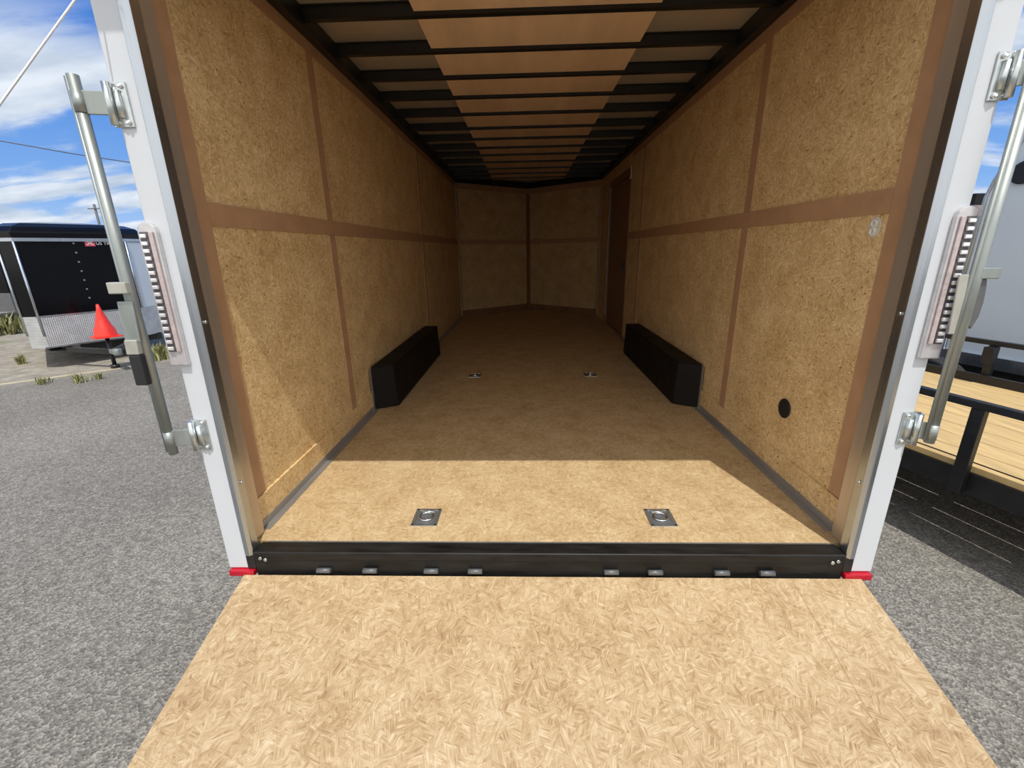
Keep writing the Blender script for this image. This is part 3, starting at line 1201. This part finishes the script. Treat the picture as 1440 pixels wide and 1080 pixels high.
b.build('chassis', 'black', blk)
for a_ in (0.52, LW - 0.14):
    b = MB()
    b.tube([P(a_ - 0.09, -2.2, GZ + 0.32), P(a_ + 0.09, -2.2, GZ + 0.32)], 0.32, 28)
    b.build('wheel', 'tire', blk, bevel=0.02)

# red cone standing on the trailer tongue
cb_ = P(0.70, 0.78, JZ)
cone = thing('safety_cone', 'red orange cone set over the tongue jack of the black trailer', 'cone', cb_)
b = MB()
b.tube([cb_ + Vector((0, 0, z)) for z in (0.02, 0.03, 0.14, 0.18, 0.44, 0.52)], 0.1, 18, True, [0.15, 0.145, 0.130, 0.105, 0.032, 0.017])
b.build('cone_body', 'cone', cone)
b = MB()
b.obox(cb_ + Vector((0, 0, 0.01)), (0.34, 0.34, 0.02), lt, ln_, (0, 0, 1))
b.build('base', 'cone', cone, bevel=0.006)

# another dark trailer at the left edge, further off
b0 = at(-60, 462, 2, GZ)
dk = thing('cargo_trailer', 'dark trailer with grey lower panel parked behind, at the left edge', 'trailer', b0)
b = MB()
x1 = at(9, 400, 1, b0.y).x
b.box((x1 - 4.0, b0.y, GZ + 0.9), (x1, b0.y + 5, GZ + 2.35))
b.build('body', 'glossblack', dk)
b = MB()
b.box((x1 - 4.0, b0.y - 0.01, GZ + 0.42), (x1 + 0.01, b0.y + 5, GZ + 0.895))
b.build('lower_panel', 'galvdark', dk)
b = MB()
b.tube([(x1 - 0.35, b0.y + 1.0, GZ + 0.30), (x1 - 0.12, b0.y + 1.0, GZ + 0.30)], 0.30, 24)
b.build('wheel', 'tire', dk)

# ------------------------------------------------------------------ open utility trailer on the right
UP = Vector((2.31, 1.0, 0))
ut = Vector((0.29, -0.957, 0)).normalized()
un = Vector((0.957, 0.29, 0)).normalized()
DZ = -0.05


def Q(s, n, z):
    q = UP + ut * s + un * n
    return Vector((q.x, q.y, z))


UW = 1.93
S0, S1 = -2.3, 3.0
uo = thing('utility_trailer', 'open black utility trailer with pine plank deck and low rails', 'trailer', Q(0.3, UW / 2, GZ))


def ubox(b, s0, s1, n0, n1, z0, z1):
    b.prism([Q(s0, n0, z0), Q(s1, n0, z0), Q(s1, n1, z0), Q(s0, n1, z0)], (0, 0, z1 - z0))


nb = 9
bw = (UW - 0.02) / nb
for k in range(nb):
    b = MB()
    ubox(b, S0 + 0.05, S1 - 0.05, 0.01 + k * bw + 0.004, 0.01 + (k + 1) * bw - 0.004, DZ - 0.038, DZ)
    b.build('deck_board', 'deck', uo, bevel=0.003)
b = MB()
for n0 in (0.0, UW - 0.05):
    ubox(b, S0, S1, n0, n0 + 0.05, DZ - 0.165, DZ - 0.040)
for s0 in (S0, S1 - 0.05):
    ubox(b, s0, s0 + 0.05, 0.05, UW - 0.05, DZ - 0.165, DZ - 0.040)
b.build('chassis_frame', 'black', uo)
for sc in (-1.71, -1.09, -0.47, 0.15 - 0.28 + 0.28, 0.77, 1.39, 2.01, 2.63):
    b = MB()
    ubox(b, sc - 0.03, sc + 0.03, 0.051, UW - 0.051, DZ - 0.12, DZ - 0.040)
    b.build('crossmember', 'black', uo)
for n0 in (-0.052, UW + 0.002):
    b = MB()
    ubox(b, S0, S1, n0, n0 + 0.05, 0.285, 0.325)
    b.build('top_rail', 'black', uo, bevel=0.004)
    for k in range(-2, 3):
        sp = 0.30 + k * 1.01
        b = MB()
        ubox(b, sp - 0.03, sp + 0.03, n0 + 0.005, n0 + 0.045, DZ - 0.16, 0.284)
        b.build('rail_post', 'black', uo, bevel=0.003)
    # low kick angle inside the far rail; rail shadow line along the near edge
b = MB()
ubox(b, S0, S1, UW - 0.03, UW + 0.0, DZ + 0.001, DZ + 0.075)
b.build('far_curb_angle', 'black', uo)
b = MB()
ubox(b, S0 + 0.02, S1, 0.058, 0.064, DZ + 0.0005, DZ + 0.006)
b.build('near_rail_shadow', 'black', uo)  # black strip laid on the deck as the near rail's shadow
for n0 in (-0.30, UW + 0.07):
    for s_ in (-1.2, -2.0):
        b = MB()
        b.tube([Q(s_, n0, GZ + 0.33), Q(s_, n0 + 0.2, GZ + 0.33)], 0.33, 28)
        b.build('wheel', 'tire', uo, bevel=0.02)
b = MB()
ubox(b, -0.735, -0.665, UW - 0.06, UW + 0.001, 0.14, 0.275)
b.build('rail_bracket', 'black', uo)

# ------------------------------------------------------------------ pale enclosed trailer beyond it
wp = UP + un * 2.62
VS = -2.62                                               # its nose


def V(s, n, z):
    q = wp + ut * s + un * n
    return Vector((q.x, q.y, z))


wt = thing('cargo_trailer', 'pale grey enclosed trailer parked beyond the open utility trailer', 'trailer', V(0.5, 1.1, GZ))
b = MB()
prof = [(-1.44, 0.02), (3.2, 0.02), (3.2, 2.40), (-1.04, 2.40), (-1.25, 2.11), (-1.41, 1.70), (-1.44, 1.55)]
b.prism([V(s, 0, z) for s, z in prof], un * 2.2)
b.build('body', 'offwhite', wt, bevel=0.02, seg=3)
b = MB()
b.prism([V(-1.45, -0.006, -0.06), V(3.2, -0.006, -0.06), V(3.2, -0.006, 0.06), V(-1.45, -0.006, 0.06)], -un * 0.02)
b.build('bottom_rail', 'alum', wt)
b = MB()
tpts = [(3.2, 2.40), (-1.04, 2.40), (-1.25, 2.11), (-1.41, 1.70), (-1.44, 1.55), (-1.44, 0.06)]
b.tube([V(s, -0.004, z) for s, z in tpts], 0.014, 8)
b.build('edge_trim', 'alum', wt)
vc = at(1440, 243, 0, 4.446)
vs_ = (vc - wp).dot(ut)
b = MB()
b.tube([V(vs_, -0.004, 1.735), V(vs_, -0.035, 1.735)], 0.10, 24)
b.build('round_vent', 'black', wt, bevel=0.01)
b = MB()
ubx = [V(-1.4, 0.05, -0.2), V(3.2, 0.05, -0.2), V(3.2, 2.15, -0.2), V(-1.4, 2.15, -0.2)]
b.prism(ubx, (0, 0, 0.21))
b.build('chassis', 'black', wt)
for s_ in (0.4, 1.3):
    b = MB()
    b.tube([V(s_, 0.02, GZ + 0.34), V(s_, 0.22, GZ + 0.34)], 0.34, 28)
    b.build('wheel', 'tire', wt, bevel=0.02)
b = MB()
d0, d1 = V(-1.4, 1.1, -0.15), V(-2.5, 1.1, -0.15)
b.obox((d0 + d1) / 2, ((d1 - d0).length, 0.12, 0.1), ut, un, (0, 0, 1))
b.build('tongue', 'black', wt)

# black trailer standing nose-in further back, seen as a narrow dark strip past the right post
bp = at(1345, 420, 1, 9.0)
bt = thing('cargo_trailer', 'black trailer end far back, seen just past the right rear post', 'trailer', (bp.x, 9.0, GZ))
b = MB()
b.box((bp.x - 0.2, 9.0, GZ + 0.45), (bp.x + 1.9, 13.0, GZ + 2.75))
b.build('body', 'glossblack', bt, bevel=0.03)
b = MB()
b.box((bp.x + 0.75, 8.985, GZ + 0.5), (bp.x + 1.9, 8.995, GZ + 1.5))
b.build('lower_panel', 'galv', bt)
for k in (0.1, 1.55):
    b = MB()
    b.tube([(bp.x + k - 0.1, 10.5, GZ + 0.33), (bp.x + k + 0.12, 10.5, GZ + 0.33)], 0.33, 24)
    b.build('wheel', 'tire', bt)


# ------------------------------------------------------------------ weeds, trees, wires, painted line
def weed(p, h, n, label):
    b = MB()
    p = Vector(p)
    for k in range(n):
        a = random.uniform(0, 6.28)
        r = random.uniform(0.02, 0.5) * h
        base = p + Vector((random.gauss(0, h * 0.25), random.gauss(0, h * 0.25), 0))
        tip = base + Vector((math.cos(a) * r, math.sin(a) * r, h * random.uniform(0.5, 1.0)))
        mid = (base + tip) / 2 + Vector((0, 0, h * 0.12))
        w = Vector((-math.sin(a), math.cos(a), 0)) * h * random.uniform(0.035, 0.07)
        v = [b.bm.verts.new(q) for q in (base - w * 0.5, base + w * 0.5, mid + w, tip, mid - w)]
        b._face(v)
    o = b.build('weed', 'weed', org=p)
    return tag(o, label, 'weed', 'weeds growing at the edge of the lot')


for px, py, h, n, lab in ((12, 470, 0.55, 90, 'tall dry weed by the left edge, beside the black trailer'),
                          (30, 512, 0.18, 60, 'low weed clump just under the corner of the diamond plate guard'),
                          (228, 505, 0.32, 80, 'yellow green weed growing right beside the left rear post'),
                          (62, 540, 0.13, 40, 'small weed in the pavement crack, the left one of three'),
                          (112, 538, 0.16, 50, 'small weed in the pavement crack below the red cone'),
                          (140, 533, 0.12, 36, 'smallest weed in the pavement crack near the black rubber grip')):
    weed(at(px, py, 2, GZ), h, n, lab)

b = MB()
pa, pb = at(-60, 549, 2, GZ), at(175, 517, 2, GZ)
d = (pb - pa).normalized()
b.obox((pa + pb) / 2 + Vector((0, 0, 0.002)), ((pb - pa).length, 0.10, 0.004), d, Vector((0, 0, 1)).cross(d), (0, 0, 1))
b.build('parking_line', 'line', kind='structure')


def tree(p, h, r, label, n=500):
    p = Vector(p)
    t = thing('tree', label, 'tree', p, 'trees far behind the trailers')
    b = MB()
    b.tube([p, p + Vector((0, 0, h * 0.6))], 0.2, 8, True, [0.25, 0.12])
    b.build('trunk', 'bark', t)
    b = MB()
    for k in range(n):
        u = random.uniform(-1, 1)
        a = random.uniform(0, 6.28)
        rr = r * random.uniform(0.55, 1.0) * (1 + 0.25 * math.sin(3 * a + 5 * u))
        c = p + Vector((rr * math.sqrt(1 - u * u) * math.cos(a), rr * math.sqrt(1 - u * u) * math.sin(a), h * 0.62 + u * h * 0.36))
        s = r * 0.16
        X = Vector((random.gauss(0, 1), random.gauss(0, 1), random.gauss(0, 1))).normalized() * s
        Y = X.orthogonal().normalized() * s * 0.7
        b._face([b.bm.verts.new(q) for q in (c - X, c - Y, c + X, c + Y)])
    b.build('crown', 'leaf', t)


for px, dist, h, r, lab in ((1340, 60, 7.0, 2.6, 'dark tree far off beside the right rear post'), (1395, 75, 9.0, 3.2, 'dark tree far off behind the right lock bar')):
    q = at(px, 345, 1, dist)
    tree((q.x, q.y, GZ), h, r, lab)

# power line across the sky on the left, with its far pole
w0, w1, w2 = at(-200, 176, 1, 30.0), at(0, 198, 1, 30.0), at(180, 228, 1, 36.0)
w3 = w2 + (w2 - w1) * 2.2
b = MB()
b.tube([w0, w1, (w1 + w2) / 2 - Vector((0, 0, 0.06)), w2, w3], 0.035, 6)
o = b.build('power_line', 'wire', org=w1)
tag(o, 'thin dark power line crossing the cloudy sky at left', 'wire')
pp = at(141, 320, 1, 60.0)
pole = thing('utility_pole', 'distant slim utility pole above the black trailer roof', 'pole', (pp.x, pp.y, GZ))
b = MB()
b.tube([(pp.x, pp.y, GZ), (pp.x, pp.y, at(141, 287, 1, 60.0).z)], 0.14, 8)
b.build('mast', 'wire', pole)
b = MB()
zt = at(141, 294, 1, 60.0).z
b.box((pp.x - 0.9, pp.y - 0.16, zt), (pp.x + 0.9, pp.y - 0.05, zt + 0.12))
b.build('crossarm', 'wire', pole)
